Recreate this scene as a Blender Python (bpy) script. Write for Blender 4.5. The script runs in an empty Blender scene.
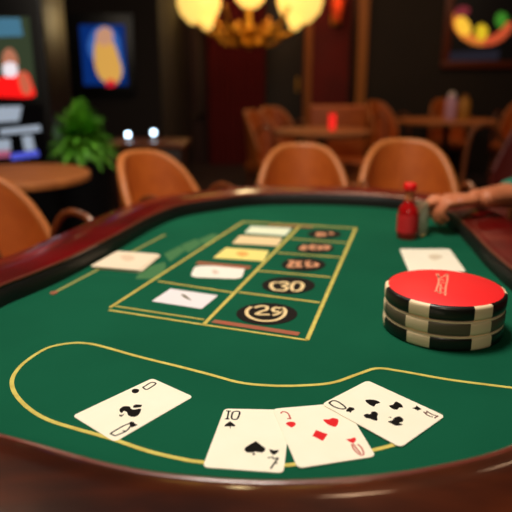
import bpy, bmesh, math, random
from mathutils import Vector, Matrix
random.seed(4)
PI = math.pi
SC = bpy.context.scene
COL = SC.collection

# ------------------------------------------------------------------ camera
F = 600.0; EYE = 1.16; PITCH = math.atan(176/600)
cam = bpy.data.cameras.new('camera'); cam.sensor_width = 36; cam.lens = 36*F/512
co = bpy.data.objects.new('camera', cam); COL.objects.link(co)
co.location = (0, 0, EYE); co.rotation_euler = (PI/2-PITCH, 0, 0)
cam.dof.use_dof = True; cam.dof.focus_distance = 0.82; cam.dof.aperture_fstop = 2.9
cam.clip_start = 0.02
SC.camera = co
# ------------------------------------------------------------------ world, lights, exposure
w = bpy.data.worlds.new('world'); SC.world = w; w.use_nodes = True
w.node_tree.nodes['Background'].inputs[0].default_value = (1, .62, .38, 1)
w.node_tree.nodes['Background'].inputs[1].default_value = 0.03
SC.view_settings.view_transform = 'Standard'; SC.view_settings.look = 'None'
SC.view_settings.gamma = 1; SC.view_settings.exposure = 0.0

def area(name, loc, target, size, power, col, size_y=None):
    l = bpy.data.lights.new(name, 'AREA'); l.energy = power; l.color = col
    l.size = size
    if size_y: l.shape = 'RECTANGLE'; l.size_y = size_y
    o = bpy.data.objects.new(name, l); COL.objects.link(o); o.location = loc
    o.rotation_euler = (Vector(target)-Vector(loc)).to_track_quat('-Z', 'Y').to_euler()
    return o
def spot(name, loc, target, power, col, angle=60, r=.12):
    l = bpy.data.lights.new(name, 'SPOT'); l.energy = power; l.color = col
    l.spot_size = math.radians(angle); l.spot_blend = .6; l.shadow_soft_size = r
    o = bpy.data.objects.new(name, l); COL.objects.link(o); o.location = loc
    o.rotation_euler = (Vector(target)-Vector(loc)).to_track_quat('-Z', 'Y').to_euler()
    return o
WARM = (1, .80, .58)
area('table_light', (-.15, 1.15, 2.75), (0, 1.1, .76), .55, 47, (1, .91, .80))
spot('chair_light', (.1, 1.6, 2.9), (.1, 2.6, .8), 60, WARM, 62)
spot('left_chair_light', (-.7, 1.0, 2.9), (-.75, 1.9, .8), 15, WARM, 45)
area('front_fill', (-.4, -1.3, 2.3), (.1, 1.2, .8), .5, 12, (1, .82, .62))  # unseen fill added from the camera side to brighten the chip edges
area('rear_table_light', (.75, 4.6, 2.9), (.6, 4.9, .7), .4, 15, (1, .64, .38))
area('right_table_light', (2.2, 5.8, 2.9), (2.2, 6.3, .7), .4, 13, (1, .64, .38))
area('left_table_light', (-1.3, 2.6, 2.8), (-1.3, 2.8, .7), .35, 9, WARM)
area('wall_wash', (0, 7.6, 3.2), (0, 9, 1.4), 1.6, 26, (1, .5, .32))

# ------------------------------------------------------------------ helpers
def ray(px, py):
    x, y = px-256, py-256
    return Vector((x, F*math.cos(PITCH)-y*math.sin(PITCH), -F*math.sin(PITCH)-y*math.cos(PITCH)))
def P(px, py, z=.76):
    d = ray(px, py); d = d*((z-EYE)/d.z); return Vector((d.x, d.y, z))
def R(px, py, Y):
    d = ray(px, py); d = d*(Y/d.y); return Vector((d.x, Y, EYE+d.z))
def lin(c):
    return tuple(((v/255)/12.92 if v/255 <= .04045 else ((v/255+.055)/1.055)**2.4) for v in c)+(1,)

MATS = {}
def mat(name, rgb, rough=.5, metal=0, coat=0, emit=0, noise=None, bump=0, bscale=200, trans=0, spec=.5, sheen=0):
    if name in MATS: return MATS[name]
    m = bpy.data.materials.new(name); m.use_nodes = True; nt = m.node_tree
    b = nt.nodes['Principled BSDF']; c = lin(rgb)
    b.inputs['Base Color'].default_value = c
    b.inputs['Roughness'].default_value = rough; b.inputs['Metallic'].default_value = metal
    b.inputs['Coat Weight'].default_value = coat; b.inputs['Coat Roughness'].default_value = .07
    b.inputs['Specular IOR Level'].default_value = spec
    b.inputs['Transmission Weight'].default_value = trans
    b.inputs['Sheen Weight'].default_value = sheen
    tc = nt.nodes.new('ShaderNodeTexCoord')
    if noise:   # (rgb2, scale xyz)
        mp = nt.nodes.new('ShaderNodeMapping'); nt.links.new(tc.outputs['Object'], mp.inputs[0])
        mp.inputs['Scale'].default_value = noise[1]
        n = nt.nodes.new('ShaderNodeTexNoise'); n.inputs['Scale'].default_value = 1; n.inputs['Detail'].default_value = 5
        nt.links.new(mp.outputs[0], n.inputs['Vector'])
        r = nt.nodes.new('ShaderNodeValToRGB'); r.color_ramp.elements[0].color = c; r.color_ramp.elements[1].color = lin(noise[0])
        r.color_ramp.elements[0].position = .35; r.color_ramp.elements[1].position = .65
        nt.links.new(n.outputs['Fac'], r.inputs[0]); nt.links.new(r.outputs[0], b.inputs['Base Color'])
    if bump:
        n2 = nt.nodes.new('ShaderNodeTexNoise'); n2.inputs['Scale'].default_value = bscale; n2.inputs['Detail'].default_value = 3
        nt.links.new(tc.outputs['Object'], n2.inputs['Vector'])
        bp = nt.nodes.new('ShaderNodeBump'); bp.inputs['Strength'].default_value = bump; bp.inputs['Distance'].default_value = .002
        nt.links.new(n2.outputs['Fac'], bp.inputs['Height']); nt.links.new(bp.outputs[0], b.inputs['Normal'])
    if emit:
        b.inputs['Emission Color'].default_value = c; b.inputs['Emission Strength'].default_value = emit
    MATS[name] = m; return m

FELT = mat('felt', (11, 81, 56), .95, noise=((14, 86, 60), (5, 5, 5)), bump=.2, bscale=900, spec=.1)
RAIL = mat('mahogany', (104, 7, 9), .35, coat=.45, noise=((78, 10, 7), (6, 6, 30)), spec=.12)
CUSHION = mat('black_leather', (14, 10, 8), .5, bump=.2, bscale=300)
LEATHER = mat('tan_leather', (184, 92, 28), .5, noise=((172, 82, 24), (14, 14, 14)), bump=.3, bscale=120)
PIPING = mat('pale_piping', (184, 106, 48), .45)
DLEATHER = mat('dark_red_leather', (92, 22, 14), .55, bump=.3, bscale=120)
LWOOD = mat('walnut', (120, 62, 28), .4, coat=.2, noise=((92, 44, 18), (6, 40, 6)))
DWOOD = mat('dark_wood', (44, 20, 12), .45, noise=((30, 13, 8), (6, 6, 40)))
GOLDP = mat('gold_paint', (214, 198, 100), .6, noise=((196, 176, 84), (60, 60, 60)), spec=.2)
BLACKP = mat('black_print', (20, 14, 12), .7, spec=.15)
CREAMP = mat('cream_print', (236, 206, 150), .6)
BROWNP = mat('terracotta_print', (165, 78, 50), .7, noise=((145, 92, 60), (20, 20, 20)))
REDP = mat('red_ink', (220, 20, 30), .6, spec=.2)
INK = mat('black_ink', (12, 8, 6), .7, spec=.1)
CARD = mat('card_stock', (252, 244, 222), .5, noise=((250, 241, 217), (20, 20, 20)))
BLACKPL = mat('black_plastic', (14, 14, 16), .35)
METAL = mat('brushed_metal', (160, 150, 135), .35, metal=1)
BRASS = mat('brass', (225, 165, 60), .4, metal=1)

def link(o, parent=None):
    COL.objects.link(o)
    if parent: o.parent = parent
    return o
def obj(name, bm, m, parent=None, smooth=True, world=True):
    """one mesh object; world=True: the bmesh is in world coordinates and is moved into the parent's frame"""
    if parent is not None and world: bmesh.ops.translate(bm, verts=bm.verts, vec=-parent.location)
    bmesh.ops.recalc_face_normals(bm, faces=bm.faces)
    me = bpy.data.meshes.new(name); bm.to_mesh(me); bm.free()
    for mm in (m if isinstance(m, (list, tuple)) else [m]): me.materials.append(mm)
    if smooth:
        me.polygons.foreach_set('use_smooth', [True]*len(me.polygons))
        me.set_sharp_from_angle(angle=math.radians(38))
    o = bpy.data.objects.new(name, me); return link(o, parent)
def flatobj(name, bm, m, parent=None):
    o = obj(name, bm, m, parent, smooth=False); return o
def thing(name, label, cat, loc=(0, 0, 0), rotz=0, group=None):
    o = bpy.data.objects.new(name, None); o.empty_display_size = .05; COL.objects.link(o)
    o.location = loc; o.rotation_euler = (0, 0, rotz); return tag(o, label, cat, group)
def tag(o, label, cat, group=None):
    o['label'] = label; o['category'] = cat
    if group: o['group'] = group
    return o
def struct(name, bm, m, smooth=False):
    o = obj(name, bm, m, None, smooth); o['kind'] = 'structure'; return o
def origin_to_base(o):
    """move a single-mesh thing's origin to the middle of its base"""
    vs = [v.co for v in o.data.vertices]
    c = Vector(((min(v.x for v in vs)+max(v.x for v in vs))/2, (min(v.y for v in vs)+max(v.y for v in vs))/2, min(v.z for v in vs)))
    o.data.transform(Matrix.Translation(-c)); o.location = c; return o

def box(bm, lo, hi, bev=0):
    r = bmesh.ops.create_cube(bm, size=1)
    vs = r['verts']; lo = Vector(lo); hi = Vector(hi)
    for v in vs: v.co = Vector([(lo[i]+hi[i])/2+v.co[i]*(hi[i]-lo[i]) for i in range(3)])
    if bev:
        es = list({e for v in vs for e in v.link_edges})
        bmesh.ops.bevel(bm, geom=es, offset=bev, segments=3, affect='EDGES', profile=.5)
    return bm
def lathe(bm, prof, c=(0, 0, 0), seg=40, matf=None):
    c = Vector(c); rings = []
    for r, z in prof:
        if r < 1e-6: rings.append([bm.verts.new(c+Vector((0, 0, z)))])
        else: rings.append([bm.verts.new(c+Vector((r*math.cos(2*PI*i/seg), r*math.sin(2*PI*i/seg), z))) for i in range(seg)])
    for a, b in zip(rings, rings[1:]):
        for i in range(seg):
            j = (i+1) % seg
            if len(a) == 1 and len(b) == 1: continue
            if len(a) == 1: f = bm.faces.new((a[0], b[i], b[j]))
            elif len(b) == 1: f = bm.faces.new((a[i], a[j], b[0]))
            else: f = bm.faces.new((a[i], a[j], b[j], b[i]))
            if matf: f.material_index = matf(a, b, i)
    return bm
def tube(bm, pts, r, seg=10, cap=True, closed=False):
    pts = [Vector(p) for p in pts]; n = len(pts); rings = []
    rr = r if isinstance(r, (list, tuple)) else [r]*n
    up = Vector((0, 0, 1))
    for i, p in enumerate(pts):
        if closed: t = pts[(i+1) % n]-pts[i-1]
        else: t = pts[min(i+1, n-1)]-pts[max(i-1, 0)]
        t.normalize()
        u = up if abs(t.dot(up)) < .95 else Vector((1, 0, 0))
        a = t.cross(u).normalized(); b = a.cross(t)
        rings.append([bm.verts.new(p+(a*math.cos(2*PI*k/seg)+b*math.sin(2*PI*k/seg))*rr[i]) for k in range(seg)])
    m = n if closed else n-1
    for i in range(m):
        A, B = rings[i], rings[(i+1) % n]
        for k in range(seg): bm.faces.new((A[k], A[(k+1) % seg], B[(k+1) % seg], B[k]))
    if cap and not closed: bm.faces.new(rings[0]); bm.faces.new(rings[-1])
    return bm
def catmull(pts, n=8, closed=False):
    pts = [Vector(p) for p in pts]; N = len(pts); out = []
    for i in range(N if closed else N-1):
        g = (lambda k: pts[k % N]) if closed else (lambda k: pts[max(0, min(N-1, k))])
        p0, p1, p2, p3 = g(i-1), g(i), g(i+1), g(i+2)
        for s in range(n):
            t = s/n
            out.append(.5*((2*p1)+(-p0+p2)*t+(2*p0-5*p1+4*p2-p3)*t*t+(-p0+3*p1-3*p2+p3)*t**3))
    if not closed: out.append(pts[-1])
    return out
def ribbon(bm, pts, wid, z, h=.0006, closed=False):
    """painted line: a ribbon of constant real width lying at height z"""
    pts = [Vector((p[0], p[1], 0)) for p in pts]; n = len(pts); L = []; Rr = []
    for i, p in enumerate(pts):
        if closed: t = pts[(i+1) % n]-pts[i-1]
        else: t = pts[min(i+1, n-1)]-pts[max(i-1, 0)]
        t.normalize(); s = Vector((-t.y, t.x, 0))*wid/2
        L.append([bm.verts.new((p.x+s.x, p.y+s.y, z)), bm.verts.new((p.x+s.x, p.y+s.y, z+h))])
        Rr.append([bm.verts.new((p.x-s.x, p.y-s.y, z)), bm.verts.new((p.x-s.x, p.y-s.y, z+h))])
    for i in range(n if closed else n-1):
        j = (i+1) % n
        bm.faces.new((L[i][1], Rr[i][1], Rr[j][1], L[j][1])); bm.faces.new((L[i][0], L[i][1], L[j][1], L[j][0]))
        bm.faces.new((Rr[i][0], Rr[j][0], Rr[j][1], Rr[i][1]))
    if not closed:
        for k in (0, -1): bm.faces.new((L[k][0], L[k][1], Rr[k][1], Rr[k][0]))
    return bm
def plate(bm, pts, z, h=.0006, zf=None):
    """flat shape with a small real thickness"""
    zf = zf or (lambda x, y: z)
    a = [bm.verts.new((p[0], p[1], zf(p[0], p[1]))) for p in pts]; b = [bm.verts.new((p[0], p[1], zf(p[0], p[1])+h)) for p in pts]
    bm.faces.new(a); bm.faces.new(b)
    for i in range(len(a)):
        j = (i+1) % len(a); bm.faces.new((a[i], a[j], b[j], b[i]))
    return bm
def copy_tree(o, parent=None):
    c = o.copy(); COL.objects.link(c)
    if parent: c.parent = parent
    for ch in list(o.children): copy_tree(ch, c)
    return c

# ------------------------------------------------------------------ the room
b = bmesh.new(); box(b, (-4.5, -3, -.1), (5.5, 9.2, 0)); struct('floor', b, mat('carpet', (44, 18, 10), .95, noise=((26, 11, 8), (3, 3, 3))))
b = bmesh.new(); box(b, (-4.5, -3, 3.4), (5.5, 9.2, 3.5)); struct('ceiling', b, mat('ceiling_paint', (30, 20, 15), .9))
WALLM = mat('dark_plaster', (32, 22, 12), .8, noise=((26, 17, 9), (2, 2, 2)))
b = bmesh.new(); box(b, (-4.6, 9, 0), (5.6, 9.2, 3.4)); struct('wall_back', b, mat('oxblood_wall', (112, 16, 10), .7, noise=((92, 12, 8), (2, 2, 2))))
b = bmesh.new(); box(b, (-4.7, -3, 0), (-4.5, 9.2, 3.4)); struct('wall_left', b, WALLM)
b = bmesh.new(); box(b, (5.5, -3, 0), (5.7, 9.2, 3.4)); struct('wall_right', b, WALLM)
b = bmesh.new(); box(b, (-4.6, -3.2, 0), (5.6, -3, 3.4)); struct('wall_front', b, WALLM)
# right hand section of wall standing forward, and left hand one that carries the screen
xr = R(366, 60, 7.6).x
b = bmesh.new(); box(b, (xr, 7.6, 0), (5.5, 9, 3.4)); struct('wall_right_bay', b, WALLM)
xl = R(160, 60, 6.0).x
b = bmesh.new(); box(b, (-4.5, 6.0, 0), (xl, 9, 3.4)); struct('wall_left_bay', b, mat('brown_black_wall', (26, 16, 11), .8))
def wallbox(name, x0, x1, y0, y1, Y, d, m, kind=True):
    a = R(x0, y1, Y); c = R(x1, y0, Y)
    b = bmesh.new(); box(b, (a.x, Y-d, min(a.z, c.z)), (c.x, Y, max(a.z, c.z)), .004)
    return b
TRIMG = mat('gilt_trim', (160, 96, 30), .5)
n = 0
def vtrim(px, wpx, Y, z0=0, z1=3.4, m=TRIMG, d=.06):
    global n; n += 1
    x = R(px, 60, Y).x; h = wpx/2/F*Y
    b = bmesh.new(); box(b, (x-h, Y-d, z0), (x+h, Y, z1), .008); struct('trim_%d' % n, b, m)
vtrim(308, 7, 9); vtrim(361.5, 9, 7.62)
RAILZ = R(330, 108, 9).z
# panelled door leaf left of the drapery (gilt frame) and dark door recess
dx0, dx1 = R(161, 60, 8.9).x, R(206, 60, 8.9).x
b = bmesh.new(); box(b, (dx0, 8.9, 0), (dx1, 8.99, 2.6)); d1 = struct('door_1', b, mat('door_red_brown', (52, 20, 12), .6))
b = bmesh.new()
zt, zb = R(180, 30, 8.9).z, R(180, 118, 8.9).z
for (lo, hi) in (((dx0+.06, zb), (dx1-.06, zb+.07)), ((dx0+.06, zt), (dx1-.06, zt+.07)), ((dx0+.06, zb), (dx0+.12, zt)), ((dx1-.12, zb), (dx1-.06, zt))):
    box(b, (lo[0], 8.86, lo[1]), (hi[0], 8.9, hi[1]))
o = obj('panel_frame', b, mat('dull_gilt', (66, 44, 18), .5), d1, False, False)
bx0, bx1 = R(266, 60, 8.9).x, R(303, 60, 8.9).x
b = bmesh.new(); box(b, (bx0, 8.9, 0), (bx1, 8.99, 2.5)); d2 = struct('door_2', b, mat('black_door', (22, 18, 12), .6))
b = bmesh.new(); box(b, (bx1-.09, 8.86, 1.0), (bx1-.06, 8.9, 1.2), .005); obj('handle', b, BRASS, d2, False, False)

# drapery: dark red, folded
b = bmesh.new(); x0, x1 = R(208, 60, 8.6).x, R(264, 60, 8.6).x
N = 60; rows = []
for k in range(2):
    rows.append([[b.verts.new((x0+(x1-x0)*i/N, 8.6+.05*math.sin(i*1.05)+k*.02, z)) for i in range(N+1)] for z in (0, .8, 1.6, 2.4, 3.3)])
for g in rows:
    for r0, r1 in zip(g, g[1:]):
        for i in range(N): b.faces.new((r0[i], r0[i+1], r1[i+1], r1[i]))
tag(obj('curtain', b, mat('red_velvet', (104, 6, 8), .85)), 'dark red velvet curtain hanging in folds below the chandelier', 'curtain')

# ------------------------------------------------------------------ the gaming table
TOP = .76
inner = [P(*p, .79) for p in [(33, 449), (135, 477), (245, 488), (300, 488), (373, 483.6), (450, 470.4), (512, 452)]]
inner = [(v.x, v.y) for v in inner]
inner += [(.385, .63), (.465, .78), (.502, .96), (.505, 1.12), (.515, 1.29), (.535, 1.46), (.548, 1.63), (.527, 1.79), (.44, 1.90)]
inner += [(v.x, v.y) for v in [P(*p) for p in [(350, 206), (300, 205), (255, 206), (224, 210), (183, 217), (154, 229), (122, 248), (97, 262), (68, 278), (35, 293), (0, 308)]]]
inner += [(-.474, .93), (-.458, .80), (-.40, .68), (-.32, .585)]
loop = catmull([(x, y, 0) for x, y in inner], 8, True)
def resample(L, n):
    L = L+[L[0]]; ds = [0]
    for a, c in zip(L, L[1:]): ds.append(ds[-1]+(c-a).length)
    out = []; k = 0
    for i in range(n):
        s = ds[-1]*i/n
        while ds[k+1] < s: k += 1
        t = (s-ds[k])/max(1e-9, ds[k+1]-ds[k]); out.append(L[k].lerp(L[k+1], t))
    return out
loop = resample(loop, 200)
for _ in range(2): loop = [(loop[i-1]+2*loop[i]+loop[(i+1) % 200])/4 for i in range(200)]
nrm = []
for i in range(200):
    t = (loop[(i+1) % 200]-loop[i-1]).normalized(); nrm.append(Vector((t.y, -t.x, 0)))
for _ in range(6): nrm = [(nrm[i-1]+nrm[i]*2+nrm[(i+1) % 200]).normalized() for i in range(200)]
def wf(i, d):   # the rail is broader on the near side
    t = max(0, min(1, (loop[i].y-.62)/.4)); return 1 if d < .02 else 1.2-.45*t*t*(3-2*t)
def ringmesh(prof, closed=True, keep=None):
    bm = bmesh.new(); R_ = []
    for d, z in prof:
        R_.append([bm.verts.new((loop[i].x+nrm[i].x*d*wf(i, d), loop[i].y+nrm[i].y*d*wf(i, d), z)) for i in range(200)])
    m = len(prof)
    for k in range(m if closed else m-1):
        A, B = R_[k], R_[(k+1) % m]
        for i in range(200):
            if keep is None or keep(i): bm.faces.new((A[i], A[(i+1) % 200], B[(i+1) % 200], B[i]))
    bmesh.ops.delete(bm, geom=[v for v in bm.verts if not v.link_faces], context='VERTS')
    return bm
C0 = Vector((0, 1.15, 0))
gt = thing('gaming_table', 'large rounded gaming table with green felt, gold markings and polished mahogany rail', 'table', C0)
b = bmesh.new()
A = [b.verts.new((p.x+nrm[i].x*.03, p.y+nrm[i].y*.03, TOP)) for i, p in enumerate(loop)]
B = [b.verts.new((p.x+nrm[i].x*.03, p.y+nrm[i].y*.03, TOP-.03)) for i, p in enumerate(loop)]
b.faces.new(A); b.faces.new(B)
for i in range(200): b.faces.new((A[i], A[(i+1) % 200], B[(i+1) % 200], B[i]))
obj('felt_surface', b, FELT, gt)
obj('padded_edge', ringmesh([(.0, TOP-.02), (-.001, TOP+.015), (.0, TOP+.030), (.003, TOP+.035), (.012, TOP+.036), (.03, TOP+.034), (.03, TOP-.02)]), CUSHION, gt)
RPROF = [(.003, TOP+.034), (.004, TOP+.0385), (.009, TOP+.0415), (.03, TOP+.043), (.08, TOP+.044), (.170, TOP+.043), (.188, TOP+.036), (.198, TOP+.018), (.200, TOP), (.194, TOP-.025), (.14, TOP-.04), (.032, TOP-.045), (.032, TOP+.03)]
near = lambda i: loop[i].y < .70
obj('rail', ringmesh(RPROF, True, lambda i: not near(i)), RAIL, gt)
o = obj('front_rail', ringmesh(RPROF, True, near), mat('dark_brown_rail', (74, 28, 8), .35, coat=.45, noise=((40, 11, 4), (7, 22, 22)), spec=.12), gt)  # near stretch of the rail, dark brown where the sides are red
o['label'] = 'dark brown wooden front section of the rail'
obj('lip_highlight', ringmesh([(.002, TOP+.036), (.0015, TOP+.039), (.003, TOP+.0415), (.006, TOP+.042), (.008, TOP+.041), (.008, TOP+.038)]), mat('lip_highlight_tone', (104, 44, 30), .35, coat=.4), gt)  # added strip; its lighter tone paints a highlight along the inner lip
obj('apron', ringmesh([(.02, TOP-.16), (.06, TOP-.16), (.07, TOP-.04), (.03, TOP-.04)]), DWOOD, gt)
for (x, y) in ((-.3, .75), (.33, .75), (-.22, 1.6), (.38, 1.6)):
    b = bmesh.new(); lathe(b, [(0, 0), (.045, 0), (.05, .02), (.035, .06), (.03, .15), (.045, .35), (.06, .5), (.045, .56), (.055, TOP-.03), (0, TOP-.03)], (x, y, 0), 20)
    obj('leg', b, DWOOD, gt)
# markings
def line(name, px, wid, m=GOLDP, z=TOP, smoothn=8, closed=False):
    pts = [P(x, y) for x, y in px]
    if len(pts) > 2 and smoothn: pts = catmull(pts, smoothn, closed)
    b = bmesh.new(); ribbon(b, pts, wid, z, closed=closed)
    o = flatobj(name, b, m, gt); return o
line('betting_line', [(516, 388.5), (450, 380), (402.5, 371.7), (377.6, 368.6), (359, 374), (332, 383), (300, 385.8), (270, 385.8), (240, 382.8), (210, 374.8), (180, 367), (151, 360), (130, 354.5), (109, 348.5), (90, 344), (72, 343.3), (49, 347.6), (30, 358.5), (17.8, 369.5), (12, 381), (15, 393.5), (28, 408), (48, 420), (76, 429), (101, 436), (119, 441.5), (148, 451.4), (183, 459.6), (203, 462.5), (245, 466), (284, 465.5), (297, 464.2), (335, 459), (373, 450.5), (395, 444.5), (405, 438)], .0058)
def seg(name, a, c, wid, m=GOLDP, z=TOP+.0004): return line(name, [a, c], wid, m, z)
for a, c, w_ in (((110, 308), (243, 222), .007), ((243, 222), (356, 228.5), .009), ((356, 228), (307, 340.5), .008), ((307, 340.5), (203, 325), .006), ((203, 325), (109, 310.5), .006),
                 ((115, 306.5), (204, 320), .005), ((203.5, 325), (301, 225), .008),
                 ((158, 281.5), (233, 293), .006), ((239, 292.5), (320, 303), .007), ((258, 271), (330.5, 277.5), .007), ((278, 253), (340.5, 257.7), .007), ((291, 239), (347, 243), .007)):
    seg('grid_line', a, c, w_*.87)
o = seg('guide_line', (54, 293), (165, 235), .0075, mat('faded_gold', (150, 150, 78), .7))
b = bmesh.new(); c = P(54, 293); plate(b, [(c.x+.0075*math.cos(t*.5236), c.y+.010*math.sin(t*.5236)) for t in range(12)], TOP+.0006)
tip = flatobj('line_tip', b, BROWNP, gt); tip['label'] = 'terracotta tip of the guide line'
for a, c, w_ in (((213, 321.5), (299, 334.5), .014), ((197, 263), (250, 268), .022), ((268, 225.3), (312, 227.5), .014)):
    o = seg('printed_bar', a, c, w_, BROWNP); o['label'] = 'terracotta printed bar'
# black oval emblems with cream numerals
def pxstroke(name, strokes, wid, m, parent, z, nsm=5):
    b = bmesh.new()
    for s in strokes:
        pts = [P(x, y, z) for x, y in s]
        if len(pts) > 2: pts = catmull(pts, nsm)
        ribbon(b, pts, wid, z, .0004)
    return flatobj(name, b, m, parent)
def zz(strokes, ox, oy, s): return [[(ox+x/s, oy+y/s) for x, y in st] for st in strokes]
emb = [(266.8, 314.2, 30.5, 10.8), (288.4, 285.6, 26.5, 8.4), (303.6, 264.8, 22, 6.7), (315, 248.2, 19, 5.2), (324.5, 234.3, 16.5, 4.2)]
EM = []
for cx, cy, hw, hh in emb:
    pts = [P(cx+hw*math.cos(t*PI/24), cy+hh*math.sin(t*PI/24)) for t in range(48)]
    b = bmesh.new(); plate(b, pts, TOP, .0008); e = flatobj('oval_emblem', b, BLACKP, gt); e['label'] = 'black oval emblem with cream numerals'; EM.append(e)
class Pr: pass
def numer(e, strokes, wid, m=CREAMP):
    b = bmesh.new()
    for s in strokes:
        pts = [P(x, y, TOP+.0008) for x, y in s]
        if len(pts) > 2: pts = catmull(pts, 5)
        ribbon(b, pts, wid, TOP+.0008, .0005)
    bmesh.ops.translate(b, verts=b.verts, vec=-C0)
    return obj('numeral', b, m, e, False, False)
Z5 = lambda st: zz(st, 210, 260, 5.12)
numer(EM[0], Z5([[(212, 240), (190, 258), (192, 282), (225, 303), (280, 313), (340, 307), (378, 285), (386, 258), (368, 243)],
                 [(228, 245), (262, 236), (292, 241), (288, 256), (262, 264), (238, 278), (306, 280)],
                 [(366, 250), (340, 244), (322, 252), (330, 264), (358, 262), (368, 250), (355, 272), (322, 284)]]), .0065)
numer(EM[1], Z5([[(345, 115), (320, 118), (312, 135), (328, 152), (352, 156)], [(350, 118), (385, 113), (398, 126), (372, 132), (396, 144), (372, 158), (350, 152)],
                 [(425, 158), (418, 140), (430, 118), (455, 114), (475, 126), (466, 150), (440, 160), (425, 156)]]), .0075)
PINKP = mat('peach_print', (216, 150, 110), .6)
Z6 = lambda st: zz(st, 265, 220, 6.4)
numer(EM[2], Z6([[(150, 262), (180, 268), (152, 298), (190, 300)], [(195, 270), (228, 266), (205, 285), (232, 298), (195, 300)], [(262, 270), (285, 264), (268, 285), (300, 298), (262, 300)], [(310, 275), (335, 285), (315, 300)]]), .010, PINKP)
numer(EM[3], Z6([[(235, 165), (260, 168), (232, 185), (265, 190)], [(288, 162), (318, 165), (290, 178), (320, 190)], [(340, 165), (360, 178), (338, 190)], [(372, 168), (405, 168), (388, 190)]]), .012, PINKP)
numer(EM[4], Z6([[(330, 85), (355, 82), (335, 100), (360, 102)], [(372, 82), (378, 102)], [(415, 80), (432, 92)]]), .012, PINKP)
# faded printed word along the layout
FADE = mat('faded_green_print', (58, 112, 64), .85)
b = bmesh.new()
for q in ([(143, 268), (165, 262), (166, 267), (160, 279), (135, 279)], [(164, 254), (180, 246), (186, 250), (170, 262)], [(181, 245), (196, 239), (202, 244), (188, 253)], [(198, 240), (212, 234), (220, 235), (206, 246)]):
    pts = [P(x, y) for x, y in q]; plate(b, [(p.x, p.y) for p in pts], TOP, .0003)
o = flatobj('printed_word', b, FADE, gt); o['label'] = 'faded pale green lettering on the felt'

# ------------------------------------------------------------------ playing cards
def card(label, q, z=TOP, dz=(0, 0, 0, 0), th=.0009, m=CARD, group=None, rr=.07):
    """q: corners TL, TR, BR, BL as seen; the card is a rounded sheet lying there"""
    K = [P(x, y, z+th) for x, y in q]
    c = sum(K, Vector())/4; c.z = z
    asp = ((K[1]-K[0]).length+(K[2]-K[3]).length)/((K[3]-K[0]).length+(K[2]-K[1]).length)
    ru, rv = (rr, rr*asp) if asp < 1 else (rr/asp, rr)
    uv = []
    for cu, cv, a0 in ((ru, rv, PI), (1-ru, rv, 1.5*PI), (1-ru, 1-rv, 0), (ru, 1-rv, .5*PI)):
        for k in range(7):
            a = a0+k*PI/12; uv.append((cu+ru*math.cos(a), cv+rv*math.sin(a)))
    def f(u, v):
        p = K[0]*(1-u)*(1-v)+K[1]*u*(1-v)+K[2]*u*v+K[3]*(1-u)*v
        d = dz[0]*(1-u)*(1-v)+dz[1]*u*(1-v)+dz[2]*u*v+dz[3]*(1-u)*v
        return Vector((p.x, p.y, z+d))
    b = bmesh.new(); lo = [b.verts.new(f(*t)) for t in uv]; hi = [b.verts.new(f(*t)+Vector((0, 0, th))) for t in uv]
    b.faces.new(lo); b.faces.new(hi)
    for i in range(len(lo)): j = (i+1) % len(lo); b.faces.new((lo[i], lo[j], hi[j], hi[i]))
    root = thing('playing_card', label, 'playing card', c, 0, group)
    flatobj('card_sheet', b, m, root)
    # height of the face above any x, y (plane through three corners)
    a0, a1, a3 = [Vector((K[i].x, K[i].y, z+dz[i]+th)) for i in (0, 1, 3)]
    nn = (a1-a0).cross(a3-a0)
    zf = lambda x, y: a0.z-((x-a0.x)*nn.x+(y-a0.y)*nn.y)/nn.z
    zmin = z+th
    def shapes(name, polys, m):
        for s in polys:
            b = bmesh.new(); pts = [P(x, y, zmin) for x, y in s]; plate(b, [(p.x, p.y) for p in pts], 0, .00015, zf)
            flatobj(name, b, m, root)
    def strokes(name, sts, wid, m):
        b = bmesh.new()
        for s in sts:
            pts = [P(x, y, zmin) for x, y in s]
            if len(pts) > 2: pts = catmull(pts, 5)
            k = len(b.verts); ribbon(b, pts, wid*1.3, 0, .00015)
            for v in list(b.verts)[k:]: v.co.z += zf(v.co.x, v.co.y)
        return flatobj(name, b, m, root)
    root_shapes = (root, shapes, strokes)
    return root_shapes
def blob(pts, n=4): return [(v.x, v.y) for v in catmull([(x, y, 0) for x, y in pts], n, True)]

# ace-like card at left (traced marks: club in the middle, framed numeral corners)
_, sh, st = card('single cream card lying alone at the left of the fan of cards', [(152.3, 378.2), (193.2, 396.6), (114.6, 442), (72.4, 415.7)])
Z = lambda pts: [(100+x/7.314, 370+y/7.314) for x, y in pts]
sh('pip', [blob(Z([(145, 285), (175, 266), (218, 268), (225, 282), (250, 290), (295, 283), (298, 300), (275, 335), (235, 343), (205, 330), (198, 310), (175, 300), (160, 315), (145, 305)])),
           Z([(242, 262), (262, 252), (308, 255), (300, 272), (245, 278)]), Z([(140, 325), (158, 330), (180, 318), (160, 342), (142, 338)])], INK)
sh('corner_pip', [blob(Z([(232, 150), (250, 138), (282, 142), (284, 158), (262, 170), (238, 166)])), blob(Z([(215, 385), (240, 378), (255, 392), (272, 402), (240, 418), (222, 415)]))], INK)
st('numeral', [Z([(312, 125), (330, 140), (350, 140), (395, 112), (408, 98), (385, 90), (360, 98), (330, 118), (312, 125)])], .0017, INK)
st('numeral', [Z([(75, 465), (110, 482)]), Z([(75, 465), (165, 412), (215, 392)]), Z([(110, 482), (190, 448), (222, 412)]), Z([(165, 445), (190, 448)])], .0016, INK)
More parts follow.
